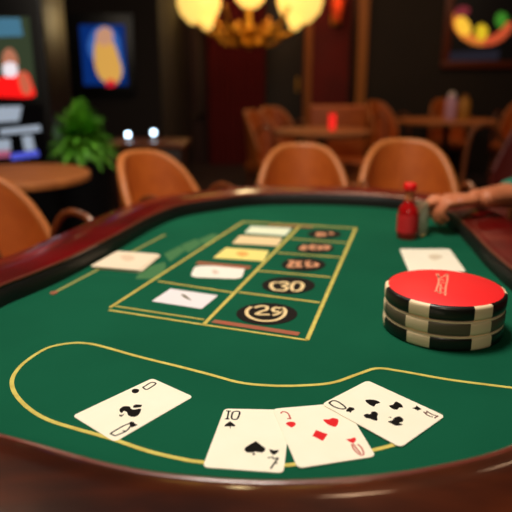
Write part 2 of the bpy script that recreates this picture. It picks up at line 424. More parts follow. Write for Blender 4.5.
# ten of spades
_, sh, st = card('ten of spades with a lone spade pip, leftmost card of the fan', [(224.4, 408.6), (291, 409.8), (283.4, 473), (202.6, 467)])
Z = lambda pts: [(215+x/6.4, 400+y/6.4) for x, y in pts]
sh('pip', [Z([(262, 264), (285, 282), (322, 308), (320, 326), (300, 337), (268, 333), (255, 330), (240, 337), (205, 336), (188, 322), (192, 306), (225, 284)]), Z([(250, 332), (258, 352), (238, 352)])], INK)
sh('corner_pip', [Z([(96, 136), (130, 160), (126, 170), (102, 168), (98, 184), (92, 168), (62, 170), (62, 160)]), Z([(346, 314), (375, 322), (410, 320), (402, 335), (376, 354), (352, 332)])], INK)
st('numeral', [Z([(72, 70), (102, 71)]), Z([(88, 71), (78, 122)]), Z([(64, 121), (92, 122)]), Z([(118, 75), (146, 72), (158, 82), (148, 112), (136, 124), (112, 122), (106, 108), (112, 84), (118, 75)])], .0017, INK)
st('numeral', [Z([(405, 372), (380, 405), (356, 440)]), Z([(340, 366), (352, 372)]), Z([(362, 362), (378, 376), (404, 370)]), Z([(384, 398), (398, 408)])], .0016, INK)
# red card
_, sh, st = card('cream card with red diamond and heart pips overlapping the ten of spades', [(272.5, 409.6), (343.5, 403), (375.8, 456.3), (297.8, 469)], TOP, (.0012, .0004, .0002, .0010))
Z = lambda pts: [(270+x/8.533, 400+y/8.533) for x, y in pts]
Z4 = lambda pts: [(310+x/7.314, 410+y/7.314) for x, y in pts]
sh('diamond_pip', [Z([(392, 262), (492, 296), (452, 354), (362, 312)])], REDP)
sh('heart_pip', [blob(Z4([(96, 76), (118, 72), (140, 72), (165, 62), (200, 68), (208, 88), (190, 124), (150, 118), (120, 100)]))], REDP)
sh('corner_pip', [blob(Z([(135, 208), (160, 194), (178, 192), (212, 198), (218, 216), (188, 240), (160, 228)])), blob(Z4([(266, 218), (295, 214), (325, 204), (336, 222), (318, 244), (300, 240)]))], REDP)
DRED = mat('dull_red_ink', (190, 70, 62), .5)
st('numeral', [Z([(92, 122), (105, 108), (135, 110), (160, 130), (172, 160), (178, 166)]), Z([(146, 166), (182, 166)])], .0016, DRED)
st('numeral', [Z4([(305, 250), (318, 285), (352, 322), (382, 332), (392, 315), (375, 278), (348, 252)]), Z4([(318, 252), (345, 290), (372, 322)])], .0015, DRED)
# black card at right
_, sh, st = card('cream card with four black pips, rightmost and topmost of the fan', [(367.4, 381.2), (445.2, 416.2), (400.5, 448.2), (321.6, 405.4)], TOP, (.0014, .0004, .0010, .0020))
Z = lambda pts: [(320+x/8.533, 390+y/8.533) for x, y in pts]
Z2 = lambda pts: [(380+x/7.314, 380+y/7.314) for x, y in pts]
sh('pip', [blob(Z([(388, 95), (440, 90), (490, 100), (512, 115), (488, 125), (475, 130), (462, 148), (430, 138), (400, 118)]))], INK)
sh('pip', [blob(Z([(372, 225), (400, 212), (430, 215), (440, 195), (475, 194), (495, 215), (488, 232), (488, 268), (455, 265), (430, 255), (390, 245)]))], INK)
sh('pip', [blob(Z2([(66, 195), (95, 185), (115, 164), (150, 178), (168, 205), (140, 208), (125, 222), (95, 218)]))], INK)
sh('pip', [blob(Z2([(58, 310), (88, 302), (105, 282), (140, 272), (168, 290), (165, 310), (140, 318), (165, 332), (120, 340), (85, 326)])), Z2([(60, 278), (80, 276), (84, 286)])], INK)
sh('corner_pip', [Z([(222, 182), (250, 155), (290, 162), (294, 178), (270, 190), (262, 205), (245, 195), (225, 196)]), Z2([(236, 210), (262, 202), (266, 190), (295, 210), (302, 218), (275, 228), (250, 215)])], INK)
st('numeral', [Z([(75, 120), (110, 148), (160, 168), (205, 172), (218, 160), (180, 128), (140, 106), (105, 104), (78, 120)])], .0018, INK)
st('numeral', [Z2([(318, 235), (350, 262), (385, 275)]), Z2([(338, 228), (380, 255), (425, 268)]), Z2([(330, 245), (350, 238)]), Z2([(398, 282), (425, 264)])], .0015, mat('brown_ink', (90, 30, 24), .5))

# cards lying in the cells of the layout
WHC = mat('white_card', (240, 232, 235), .45); YEC = mat('yellow_card', (246, 226, 130), .5); PEC = mat('peach_card', (240, 208, 158), .5); GRC = mat('pale_card', (226, 234, 205), .5)
_, sh, st = card('white card in the front left cell of the layout', [(170.6, 288.6), (218, 295.4), (201.6, 308.8), (151.6, 301)], m=WHC, rr=.04)
sh('pip', [blob([(181, 294.5), (185, 295), (191, 300), (186, 298.5)])], mat('olive_ink', (96, 86, 50), .6))
_, sh, st = card('white card with rounded end just behind the front left cell', [(195, 265.6), (245.6, 266), (241.5, 279), (190, 277)], m=mat('warm_white_card', (248, 240, 228), .45), rr=.22)
sh('pip', [blob([(212, 270.5), (216, 270), (219, 273), (214, 274)])], mat('faint_grey_ink', (222, 198, 180), .6))
_, sh, st = card('yellow card with an orange spot in the middle left cell', [(226, 247.6), (269, 250.6), (263.5, 261), (213, 257.8)], m=YEC, rr=.05)
sh('pip', [blob([(236, 253), (243, 251.5), (249, 254), (242, 256.5)])], mat('orange_ink', (240, 170, 80), .6))
card('peach card in the second left cell from the back', [(240, 235.4), (282.5, 237.8), (277.5, 245.8), (232, 243.2)], m=PEC, rr=.05)
card('pale greenish card in the back left cell of the layout', [(251, 226.2), (291.5, 228.2), (285.5, 235.6), (244.5, 232.8)], m=GRC, rr=.05)
# little pile beside the faded lettering
pile = [((118, 252.2), (160, 255.4), (140, 272), (91, 267.6)), ((119, 251.8), (161, 255), (142, 271), (93, 266.6)), ((117, 251), (159, 254), (139, 270), (90, 266))]
lab = ['bottom cream card of the small pile at left of the layout', 'middle cream card of the small pile at left of the layout', 'top cream card of the small pile at left of the layout']
for i, q in enumerate(pile):
    _, sh, st = card(lab[i], q, TOP+i*.0022, th=.0021, group='cards in the small pile', m=mat('pile_card', (244, 224, 196), .5), rr=.05)
    if i == 2: sh('pip', [blob([(120, 256), (130, 255), (135, 259), (126, 261)])], mat('tan_ink', (226, 198, 168), .6))
_, sh, st = card('cream card lying between the red bottle and the stack of chips', [(399.6, 248.8), (449.6, 249), (466, 271.5), (409, 271.5)], rr=.05)
sh('pip', [blob([(428, 256), (436, 254.5), (443, 257), (434, 260)])], mat('grey_tan_ink', (220, 202, 174), .6))

# ------------------------------------------------------------------ poker chips
CR = .097; CT = .0245
ctr = P(443.3, 352.5, TOP); ctr.y += CR; ctr.x = 187.3/F*(ctr.y*math.cos(PITCH)+(EYE-TOP-.04)*math.sin(PITCH))
CHB = mat('chip_black', (24, 18, 14), .38, coat=.2); CHC = mat('chip_cream', (255, 226, 184), .45); CHR = mat('chip_red', (250, 34, 36), .5); CHG = mat('chip_charcoal', (100, 88, 70), .4)
def chip(label, z, rot, body, inlay, rel, low=.003):
    root = thing('poker_chip', label, 'poker chip', (ctr.x, ctr.y, z), 0, 'chips in the oversized stack')
    seg = 144; b = bmesh.new()
    e = .003
    prof = [(0, 0), (CR-.007, 0), (CR-.003, .0008), (CR-.0008, .003), (CR, .006), (CR, CT-.006), (CR-.0008, CT-.003), (CR-.003, CT-.0012), (CR-.007, CT-.0004), (CR-.009, CT-.0004), (0, CT-.0004)]
    def mf(a, c, i):
        ang = (math.degrees(2*PI*(i+.5)/seg)+90-rot) % 60
        return 1 if (ang < 10.5 or ang > 49.5) and len(a) > 1 and len(c) > 1 else 0
    lathe(b, prof, (ctr.x, ctr.y, z), seg, mf)
    obj('chip_body', b, [body, CHC], root)
    b = bmesh.new(); lathe(b, [(0, CT-low), (rel, CT-low), (rel, CT-.0004), (rel-.0006, CT), (0, CT)], (ctr.x, ctr.y, z), seg)
    il = obj('inlay', b, inlay, root)
    return root, il
chip('bottom black chip with cream edge blocks in the big stack', TOP, -39, CHB, CHC, CR-.0012)
chip('middle charcoal chip with cream edge blocks in the big stack', TOP+CT, -41, CHG, CHC, CR-.0012)
rt, il = chip('top chip of the big stack with a bright red face', TOP+2*CT, -40, CHB, CHR, CR-.0055)
ZT = TOP+3*CT
b = bmesh.new()
Zc = lambda pts: [(410+x/8.533, 265+y/8.533) for x, y in pts]
for s in ([(225, 75), (255, 110), (320, 78)], [(320, 78), (318, 130), (305, 190), (300, 262)], [(240, 75), (245, 150), (225, 215), (262, 245)], [(262, 150), (315, 155)], [(255, 190), (300, 205)], [(205, 222), (250, 232), (315, 240)], [(258, 120), (290, 135)], [(262, 165), (258, 240)]):
    pts = [P(x, y, ZT) for x, y in Zc(s)]
    ribbon(b, catmull(pts, 4) if len(pts) > 2 else pts, .0032, ZT, .0003)
bmesh.ops.translate(b, verts=b.verts, vec=-rt.location)
o = obj('printed_mark', b, mat('pink_print', (240, 150, 120), .6), il, False, False); o['label'] = 'pale pink lettering across the red face'

# ------------------------------------------------------------------ bottle and glass on the table
bc = P(406.5, 238, TOP)
root = thing('sauce_bottle', 'small red bottle with bright red cap standing on the felt', 'bottle', bc)
b = bmesh.new(); lathe(b, [(0, 0), (.024, 0), (.027, .004), (.026, .072), (.022, .084), (.013, .096), (.011, .104), (0, .104)], bc, 32)
obj('bottle_body', b, mat('red_glass', (150, 14, 14), .15, coat=.5, noise=((190, 20, 22), (20, 20, 6))), root)
b = bmesh.new(); lathe(b, [(0, .102), (.0125, .102), (.0115, .128), (0, .128)], bc, 24); obj('neck', b, mat('amber_neck', (190, 110, 70), .2), root)
b = bmesh.new(); lathe(b, [(0, .126), (.015, .126), (.017, .129), (.017, .142), (.014, .146), (0, .146)], bc, 24); obj('cap', b, mat('red_cap', (235, 20, 20), .4), root)
b = bmesh.new(); lathe(b, [(.0272, .018), (.0276, .018), (.0274, .066), (.0270, .066)], bc, 32)
obj('bottle_label', b, mat('label_red', (205, 30, 34), .6), root)
gc = P(421, 236, TOP); gc.y += .01
b = bmesh.new(); lathe(b, [(0, 0), (.014, 0), (.017, .004), (.019, .06), (.017, .085), (.018, .09), (.0165, .09), (.0155, .084), (.0172, .06), (.0155, .008), (0, .007)], gc, 28)
g = obj('glass_vial', b, mat('clear_glass', (225, 228, 205), .12, trans=.8)); origin_to_base(g)
tag(g, 'small clear glass vessel right beside the red bottle', 'glass')

# ------------------------------------------------------------------ tub chairs
def make_chair(label, group, M=LEATHER, MP=PIPING, MS=LEATHER):
    r = thing('tub_chair', label, 'chair', (0, 0, 0), 0, group)
    NU, NV = 36, 12; RX, RY, TH = .172, .20, .032; ZB, ZT_ = .42, .885
    def top(u): return ZT_-(.30*abs(u)**3.4)-.02*u*u
    def pt(u, v, k):
        a = u*math.radians(88); rx, ry = RX+(TH if k else 0)*1, RY+(TH if k else 0)
        tp = top(u); z = ZB+(tp-ZB)*v
        lean = .05*(z-.45)/.45
        arch = 1-.10*max(0, (z-.70)/.2)**2*abs(math.sin(a))
        return Vector((rx*math.sin(a)*arch, ry*math.cos(a)-.02+lean, z))
    b = bmesh.new(); G = []
    for k in (0, 1): G.append([[b.verts.new(pt(-1+2*i/NU, j/NV, k)) for i in range(NU+1)] for j in range(NV+1)])
    for g in G:
        for j in range(NV):
            for i in range(NU): b.faces.new((g[j][i], g[j][i+1], g[j+1][i+1], g[j+1][i]))
    for j in (0, NV):
        for i in range(NU): b.faces.new((G[0][j][i], G[0][j][i+1], G[1][j][i+1], G[1][j][i]))
    for i in (0, NU):
        for j in range(NV): b.faces.new((G[0][j][i], G[0][j+1][i], G[1][j+1][i], G[1][j][i]))
    obj('backrest', b, M, r, True, False)
    b = bmesh.new(); tube(b, [(pt(-1+2*i/NU, 1, 0)+pt(-1+2*i/NU, 1, 1))/2 for i in range(NU+1)], .0165, 10); obj('piping', b, MP, r, True, False)
    b = bmesh.new(); box(b, (-.18, -.235, .37), (.18, .17, .46), .035); obj('seat', b, MS, r, True, False)
    b = bmesh.new(); box(b, (-.19, -.21, .335), (.19, .16, .372), .01); obj('seat_frame', b, LWOOD, r, True, False)
    for sx in (-1, 1):
        b = bmesh.new(); tube(b, catmull([(sx*.182, .03, .69), (sx*.186, -.02, .755), (sx*.187, -.09, .765), (sx*.186, -.15, .72), (sx*.185, -.17, .52), (sx*.18, -.17, .36)], 5), .012, 8)
        obj('armrest', b, LWOOD, r, True, False)
        for sy in (-1, 1):
            b = bmesh.new(); tube(b, [(sx*.14, sy*.14-.02, .35), (sx*.172, sy*.18-.02, 0.0)], [.02, .012], 10); obj('leg', b, LWOOD, r, True, False)
    return r
proto = None
def place(loc, rot, label, group, s=1.0):
    global proto
    if proto is None:
        proto = make_chair(label, group); c = proto
    else: c = copy_tree(proto)
    c.location = loc; c.rotation_euler = (0, 0, math.radians(rot)); c.scale = (s, s, s)
    c['label'] = label; c['group'] = group; return c
GA = 'tan tub chairs around the gaming table'
place((.193, 2.38, 0), 0, 'tan leather tub chair at the centre of the far rail of the gaming table', GA)
place((.598, 2.28, 0), -3, 'tan leather tub chair behind the red bottle and clasped hands', GA, 1.03)
place((-.30, 2.27, 0), 50, 'tan leather tub chair turned sideways behind the left end of the far rail', GA, .99)
place((-.73, 1.76, 0), 62, 'tan leather tub chair cut off by the left edge of the photo', GA, .98)
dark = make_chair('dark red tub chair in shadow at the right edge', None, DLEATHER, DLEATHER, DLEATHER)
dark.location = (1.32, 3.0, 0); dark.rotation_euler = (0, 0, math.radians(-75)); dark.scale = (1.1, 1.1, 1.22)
del_g = dark

# ------------------------------------------------------------------ the other tables
TTOP = mat('table_top_wood', (176, 104, 48), .6, noise=((150, 84, 38), (4, 30, 4)))
def round_table(label, cx, cy, rad, m=TTOP):
    r = thing('round_table', label, 'table', (cx, cy, 0), 0)
    b = bmesh.new(); lathe(b, [(0, .72), (rad-.02, .72), (rad, .73), (rad, .752), (rad-.01, .76), (0, .76)], (cx, cy, 0), 64); obj('table_top', b, m, r)
    b = bmesh.new(); lathe(b, [(0, .03), (.05, .03), (.035, .2), (.035, .62), (.06, .72), (0, .72)], (cx, cy, 0), 24); obj('pedestal', b, DWOOD, r)
    b = bmesh.new(); lathe(b, [(0, 0), (rad*.55, 0), (rad*.55, .015), (.06, .04), (0, .04)], (cx, cy, 0), 40); obj('base', b, DWOOD, r)
    return r
c = P(322, 130, .76); round_table('round wooden table with a small red candle glass on it', c.x, c.y, .40)
c3 = P(447, 119.5, .76); round_table('round wooden table below the framed picture', c3.x, c3.y, .52)
c4 = P(12, 173, .76); round_table('wooden table at far left in front of the gaming machine', c4.x, c4.y, .34)
cd = P(332, 130, .76)
b = bmesh.new(); lathe(b, [(0, 0), (.024, 0), (.03, .03), (.03, .13), (.026, .13), (.025, .035), (0, .03)], cd, 24)
g = tag(obj('candle_glass', b, mat('red_lit_glass', (245, 40, 34), .3, emit=.9)), 'small red glowing candle glass on the round table', 'candle holder'); origin_to_base(g)
def jar(name, label, px, colr, h, rr, cap):
    p = P(px, 119.5, .76); r = thing(name, label, 'bottle', p, 0)
    b = bmesh.new(); lathe(b, [(0, 0), (rr, 0), (rr*1.03, .01), (rr*1.03, h*.7), (rr*.7, h*.85), (0, h*.85)], p, 20); obj('bottle_body', b, mat(name+'_mat', colr, .4), r)
    b = bmesh.new(); lathe(b, [(0, h*.84), (rr*.6, h*.84), (rr*.6, h), (0, h)], p, 20); obj('cap', b, mat(name+'_cap', cap, .4), r)
jar('lavender_bottle', 'white and lavender bottle on the table below the framed picture', 450, (190, 150, 180), .28, .055, (230, 225, 220))
jar('mustard_bottle', 'mustard yellow bottle on the table below the framed picture', 463, (170, 120, 40), .25, .06, (150, 100, 40))
GB = 'brown tub chairs at the back tables'
def far(px, Y, rot, label, s=1.0):
    p = R(px, 120, Y); place((p.x, Y, 0), rot, label, GB, s)
def by(t, dx, dy, rot, label, s=1.0): place((t.x+dx, t.y+dy, 0), rot, label, GB, s)
by(c, -.42, .42, 55, 'brown chair at the left side of the round candle table', 1.0)
by(c, -.30, 1.0, 30, 'brown chair standing behind the left of the round candle table', 1.0)
by(c3, -.50, .62, 35, 'brown chair at the left of the table below the picture', 1.03)
by(c3, .28, .85, 0, 'brown chair behind the bottles on the table below the picture', 1.05)
by(c3, .92, .40, -45, 'brown chair at the right of the table below the picture', 1.06)
# upholstered bench behind the candle table
pa, pb = R(309, 105, 5.9), R(366, 105, 5.9)
r = thing('bench_seat', 'brown upholstered bench behind the round candle table', 'bench', ((pa.x+pb.x)/2, 5.7, 0))
b = bmesh.new(); box(b, (pa.x, 5.82, .1), (pb.x, 5.95, pa.z), .03); obj('backrest', b, LEATHER, r)
b = bmesh.new(); box(b, (pa.x, 5.42, .1), (pb.x, 5.82, .45), .03); obj('seat', b, LEATHER, r)

# ------------------------------------------------------------------ sideboard with two little lamps
s0, s1 = R(104, 140, 4.0), R(190, 133, 4.35)
r = thing('sideboard', 'long dark sideboard carrying two tiny bright lamps', 'sideboard', ((s0.x+s1.x)/2, 4.2, 0))
b = bmesh.new(); box(b, (s0.x, 4.0, .725), (s1.x, 4.4, .76), .006); obj('worktop', b, LWOOD, r)
b = bmesh.new(); box(b, (s0.x+.03, 4.03, 0), (s1.x-.03, 4.38, .725), .004); obj('body', b, DWOOD, r)
for i in range(2):
    xx = s0.x+.05+(s1.x-s0.x-.1)*i/2
    b = bmesh.new(); box(b, (xx, 4.015, .08), (xx+(s1.x-s0.x-.1)/2-.02, 4.03, .7), .004); d = obj('door', b, DWOOD, r)
for px, py, side in ((128, 137, 'left'), (153.5, 132.5, 'right')):
    p = R(px, py, 4.2 if side == 'left' else 4.3)
    base = Vector((p.x, p.y, .76))
    r = thing('mini_lamp', 'tiny white glowing lamp on the sideboard, the %s of the two' % side, 'lamp', base, 0, 'mini lamps on the sideboard')
    hh = max(p.z-.76, .04)
    b = bmesh.new(); lathe(b, [(0, 0), (.025, 0), (.025, .006), (.006, .010), (.005, hh-.01), (0, hh-.01)], base, 20); obj('stand', b, METAL, r)
    b = bmesh.new(); bmesh.ops.create_uvsphere(b, u_segments=20, v_segments=12, radius=.016); bmesh.ops.translate(b, verts=b.verts, vec=base+Vector((0, 0, hh)))
    obj('bulb', b, mat('cool_bulb', (205, 232, 255), .5, emit=9), r)

# ------------------------------------------------------------------ potted plant
pc = R(83, 150, 3.4); pc.z = 0
r = thing('potted_plant', 'bushy green plant in a tall black planter', 'plant', pc)
b = bmesh.new(); lathe(b, [(0, 0), (.12, 0), (.15, .70), (.155, .72), (.14, .72), (.13, .69), (0, .69)], pc, 32); obj('planter', b, BLACKPL, r)
b = bmesh.new(); cc = pc+Vector((0, 0, .84))
for i in range(420):
    a = random.uniform(0, 2*PI); el = random.uniform(-.5, 1.5); L = random.uniform(.14, .23); wd = random.uniform(.014, .026)
    d = Vector((math.cos(a)*math.cos(el)*.85, math.sin(a)*math.cos(el)*.85, math.sin(el)*1.05)); side = Vector((-math.sin(a), math.cos(a), 0))
    prev = None
    for k in range(6):
        t = k/5; p = cc+d*L*t*1.05+Vector((0, 0, -.08*t*t*math.cos(el))); ww = wd*math.sin(PI*min(.98, t*.85+.12))
        cur = [b.verts.new(p-side*ww), b.verts.new(p+Vector((0, 0, -ww*.4))), b.verts.new(p+side*ww)]
        if prev:
            b.faces.new((prev[0], prev[1], cur[1], cur[0])); b.faces.new((prev[1], prev[2], cur[2], cur[1]))
        prev = cur
obj('foliage', b, mat('leaf_green', (96, 166, 34), .55, noise=((64, 132, 22), (20, 20, 20))), r)
spot('plant_light', (-1.0, 3.0, 2.6), (pc.x, 3.4, .9), 110, (1, .9, .7), 17)

# ------------------------------------------------------------------ screens
def scr(name, x0, y0, x1, y1, Y, m, parent, d=.004):
    a, c = R(x0, y1, Y), R(x1, y0, Y); b = bmesh.new(); box(b, (a.x, Y-d, a.z), (c.x, Y, c.z)); return flatobj(name, b, m, parent)
def shape(name, pts, Y, m, parent, rootloc, d=.003):
    b = bmesh.new(); A = [b.verts.new(R(x, y, Y)) for x, y in pts]; Bv = [b.verts.new(R(x, y, Y)+Vector((0, -d, 0))) for x, y in pts]
    b.faces.new(A); b.faces.new(Bv)
    for i in range(len(A)): j = (i+1) % len(A); b.faces.new((A[i], A[j], Bv[j], Bv[i]))
    bmesh.ops.translate(b, verts=b.verts, vec=-rootloc); return obj(name, b, m, parent, False, False)
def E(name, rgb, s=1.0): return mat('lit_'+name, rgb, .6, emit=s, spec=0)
YK = 3.6
k0, k1 = R(-40, 60, YK).x, R(46, 60, YK).x
r = thing('gaming_machine', 'tall black gaming machine with a picture screen above white lettering', 'gaming machine', ((k0+k1)/2, YK+.2, 0))
b = bmesh.new(); box(b, (k0, YK, 0), (k1, YK+.45, 1.72), .012); obj('cabinet', b, BLACKPL, r)
sc = scr('screen', -32, 17, 29, 97, YK-.001, E('screen_olive', (54, 66, 48), .6), r)
L = r.location
shape('screen_image', [(-32, 18), (20, 18), (23, 36), (-32, 38)], YK-.006, E('sky', (70, 120, 150), .6), sc, L)
shape('screen_image', blob([(0, 78), (14, 74), (26, 72), (32, 84), (33, 97), (0, 97), (-20, 97)]), YK-.010, E('red_shirt', (235, 22, 22), 1), sc, L)
shape('screen_image', blob([(3, 54), (9, 48), (16, 54), (18, 66), (10, 74), (3, 68)]), YK-.010, E('face', (170, 110, 86), .8), sc, L)
shape('screen_image', blob([(3, 66), (10, 62), (17, 66), (16, 76), (5, 76)]), YK-.014, E('white', (220, 215, 225), .9), sc, L)
shape('screen_image', blob([(18, 74), (25, 72), (31, 84), (30, 94), (22, 92)]), YK-.014, E('arm', (190, 95, 70), .8), sc, L)
lo = scr('text_screen', -36, 104, 43, 162, YK-.001, mat('dark_panel', (8, 8, 12), .3), r)
b_ = E('text', (165, 180, 200), .6)
for q in ([(-10, 107), (22, 106), (19, 121), (-10, 123)], [(0, 129), (40, 125), (41, 131), (0, 135)], [(-5, 140), (10, 139), (11, 150), (-5, 151)], [(22, 136), (32, 135), (35, 150), (25, 151)]):
    shape('lettering', q, YK-.006, b_, lo, L)
shape('lettering', [(-5, 151), (10, 150), (10, 157), (-5, 158)], YK-.006, E('pink_text', (170, 90, 120), .7), lo, L)
shape('lettering', [(11, 154), (38, 150), (39, 156), (11, 160)], YK-.006, E('blue_text', (80, 90, 210), .8), lo, L)
# wall screen
YT = 5.99
r = thing('wall_screen', 'black wall screen showing a yellow figure on blue', 'screen', R(95, 60, YT))
b = wallbox('x', 60, 133, 14, 94, YT, .05, None); obj('bezel', b, BLACKPL, r)
sc = scr('screen', 84, 25, 124, 85, YT-.05, E('blue', (14, 56, 140), .5), r)
L = r.location
shape('screen_image', blob([(88, 46), (94, 30), (106, 26), (117, 34), (121, 54), (123, 76), (106, 70), (94, 62)]), YT-.054, E('pale_blue', (60, 110, 190), .7), sc, L)
shape('screen_image', blob([(94, 52), (97, 38), (106, 34), (113, 42), (118, 55), (122, 72), (116, 84), (104, 82), (96, 70)]), YT-.058, E('yellow', (225, 172, 84), .75), sc, L)
shape('screen_image', blob([(96, 33), (104, 27), (112, 31), (112, 42), (104, 46), (97, 42)]), YT-.062, E('peach', (200, 150, 120), .8), sc, L)
shape('screen_image', blob([(106, 82), (112, 79), (116, 85), (108, 87)]), YT-.062, E('red', (210, 30, 50), .9), sc, L)
# framed picture at right; no lamp, its shapes are given an added glow
YP = 7.6
r = thing('framed_picture', 'picture in a brown frame on the right wall, bright colours with an added glow', 'picture', R(476, 30, YP))
a, c = R(440, 68, YP), R(535, -20, YP)
b = bmesh.new()
for lo_, hi_ in (((a.x, a.z), (c.x, a.z+.08)), ((a.x, c.z-.08), (c.x, c.z)), ((a.x, a.z+.08), (a.x+.09, c.z-.08)), ((c.x-.09, a.z+.08), (c.x, c.z-.08))):
    box(b, (lo_[0], YP-.06, lo_[1]), (hi_[0], YP, hi_[1]), .006)
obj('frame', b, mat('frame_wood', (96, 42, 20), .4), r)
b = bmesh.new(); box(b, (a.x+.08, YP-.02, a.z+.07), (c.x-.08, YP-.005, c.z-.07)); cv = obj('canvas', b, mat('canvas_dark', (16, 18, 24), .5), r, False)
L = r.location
def arc(cx, cy, rx, ry, a0, a1, wd):
    o1 = [(cx+rx*math.cos(math.radians(a0+(a1-a0)*k/10)), cy+ry*math.sin(math.radians(a0+(a1-a0)*k/10))) for k in range(11)]
    o2 = [(cx+(rx-wd)*math.cos(math.radians(a0+(a1-a0)*k/10)), cy+(ry-wd)*math.sin(math.radians(a0+(a1-a0)*k/10))) for k in range(11)]
    return o1+o2[::-1]
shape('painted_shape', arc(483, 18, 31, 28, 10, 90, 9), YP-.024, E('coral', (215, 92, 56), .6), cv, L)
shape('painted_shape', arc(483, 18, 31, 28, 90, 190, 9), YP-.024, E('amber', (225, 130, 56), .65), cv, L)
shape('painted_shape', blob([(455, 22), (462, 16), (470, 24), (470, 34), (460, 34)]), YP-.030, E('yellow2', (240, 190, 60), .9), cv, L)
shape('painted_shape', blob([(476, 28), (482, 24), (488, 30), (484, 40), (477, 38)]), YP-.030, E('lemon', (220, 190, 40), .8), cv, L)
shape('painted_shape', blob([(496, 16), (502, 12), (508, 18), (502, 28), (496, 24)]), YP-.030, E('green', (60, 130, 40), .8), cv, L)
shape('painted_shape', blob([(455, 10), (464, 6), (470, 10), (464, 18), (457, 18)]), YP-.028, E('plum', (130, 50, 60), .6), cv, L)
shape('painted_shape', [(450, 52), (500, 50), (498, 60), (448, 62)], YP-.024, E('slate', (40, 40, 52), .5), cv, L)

# ------------------------------------------------------------------ chandelier and wall sconces
YC = 7.4
cc = R(249, 36, YC)
r = thing('chandelier', 'ornate gold chandelier with glowing yellow glass bowls', 'chandelier', cc)
u = YC/F*1.02
b = bmesh.new(); lathe(b, [(0, -.16), (.03, -.15), (.06, -.10), (.03, -.05), (.10, 0), (.14, .05), (.05, .10), (.03, .2), (.03, 3.4-cc.z), (0, 3.4-cc.z)], cc, 24); obj('stem', b, BRASS, r)
for k in range(6):
    a = k*PI/3+.15
    dd = Vector((math.cos(a), math.sin(a), 0))
    pts = [cc+dd*t+Vector((0, 0, z)) for t, z in ((.05, .02), (.2, -.10), (.35, -.04), (.36, .08), (.28, .12), (.24, .05), (.30, 0), (.45, .02), (.60, .14), (.68, .26))]
    b = bmesh.new(); tube(b, catmull(pts, 5), .022, 8); obj('arm', b, BRASS, r)
l = bpy.data.lights.new('bowl_light', 'POINT'); l.energy = 11; l.color = (1, .78, .4); l.shadow_soft_size = .1
lo_ = bpy.data.objects.new('bowl_light', l); COL.objects.link(lo_); lo_.location = cc+Vector((0, -.9, .3))
GLOW = mat('glowing_glass', (255, 206, 104), .4, emit=1.25)
bowls = [(199, 6, 20), (250, -6, 15), (300, 4, 21)]
for bx, by, br in bowls:
    p = R(bx, by, YC); s = br*u
    b = bmesh.new(); lathe(b, [(0, -s*.85), (s*.45, -s*.75), (s*.85, -s*.35), (s, .1*s), (s*.93, s*.5), (s*.85, s*.5), (0, s*.45)], p, 28); obj('glass_bowl', b, GLOW, r)
    b = bmesh.new(); lathe(b, [(0, s*.42), (s*.3, s*.42), (s*.1, s*.7), (.02, s*.9), (.015, 3.4-p.z), (0, 3.4-p.z)], p, 16); obj('hanger', b, BRASS, r)
for bx, by, br in ((207, 26, 6.5), (295, 26, 6.5)):
    p = R(bx, by-4, YC-.1); s = br*u
    b = bmesh.new(); lathe(b, [(0, -s*1.2), (s*.7, -s*.8), (s, 0), (s*.6, s*1.0), (0, s*1.2)], p, 20); obj('glass_drop', b, GLOW, r)
for px, py, wh in ((178, 32, 'beside the panelled door, left of the chandelier'), (336, 10, 'between the gilt strips, right of the chandelier')):
    Y = 8.88 if px < 200 else 8.98
    p = R(px, py, Y)
    r = thing('wall_sconce', 'dim orange wall sconce ' + wh, 'wall lamp', p, 0, 'orange wall sconces')
    b = bmesh.new(); box(b, (p.x-.07, Y-.04, p.z-.2), (p.x+.07, Y, p.z+.2), .01); obj('bracket', b, BRASS, r)
    pp = p+Vector((0, -.12, 0)); b = bmesh.new(); lathe(b, [(0, -.16), (.05, -.16), (.11, .14), (.10, .14), (.045, -.14), (0, -.14)], pp, 20); obj('shade', b, mat('orange_shade', (190, 62, 18), .6, emit=.28), r)
    l = bpy.data.lights.new('sconce_light', 'POINT'); l.energy = .9; l.color = (1, .3, .1); l.shadow_soft_size = .08
    lo_ = bpy.data.objects.new('sconce_light', l); COL.objects.link(lo_); lo_.location = pp+Vector((0, -.15, .05))

# ------------------------------------------------------------------ the person at the right, forearms on the rail
def skin(verts, edges, radii, sub=2, root=0):
    me = bpy.data.meshes.new('tmp'); me.from_pydata([tuple(v) for v in verts], edges, []); o = bpy.data.objects.new('tmp', me); COL.objects.link(o)
    m = o.modifiers.new('s', 'SKIN'); m.use_smooth_shade = True
    for i, s in enumerate(me.skin_vertices[0].data):
        rr = radii[i]; s.radius = rr if isinstance(rr, tuple) else (rr, rr); s.use_root = (i == root)
    ms = o.modifiers.new('d', 'SUBSURF'); ms.levels = sub; ms.render_levels = sub
    dg = bpy.context.evaluated_depsgraph_get(); dg.update(); ev = o.evaluated_get(dg); m2 = bpy.data.meshes.new_from_object(ev)
    bpy.data.objects.remove(o); return m2
def chain(pts, radii, sub=2): return skin(pts, [(i, i+1) for i in range(len(pts)-1)], radii, sub)
SKIN = mat('skin', (196, 118, 78), .5, noise=((184, 104, 66), (30, 30, 30)))
SHIRT = mat('teal_shirt', (14, 110, 88), .8); TROU = mat('dark_trousers', (20, 22, 30), .8)
V = Vector
pr = thing('person', 'person in a teal shirt resting clasped hands on the rail', 'person', (1.32, 2.12, 0))
h1 = P(449, 201, .850)      # knuckles of the near (left) hand
w1 = h1+V((.085, .0, .004)); e1 = V((1.0, 1.84, .835)); sh1 = V((1.20, 1.90, 1.06))
h2 = h1+V((-.012, .045, -.004)); w2 = h2+V((.09, .02, -.002)); e2 = V((1.02, 2.10, .80)); sh2 = V((1.24, 2.28, 1.06))
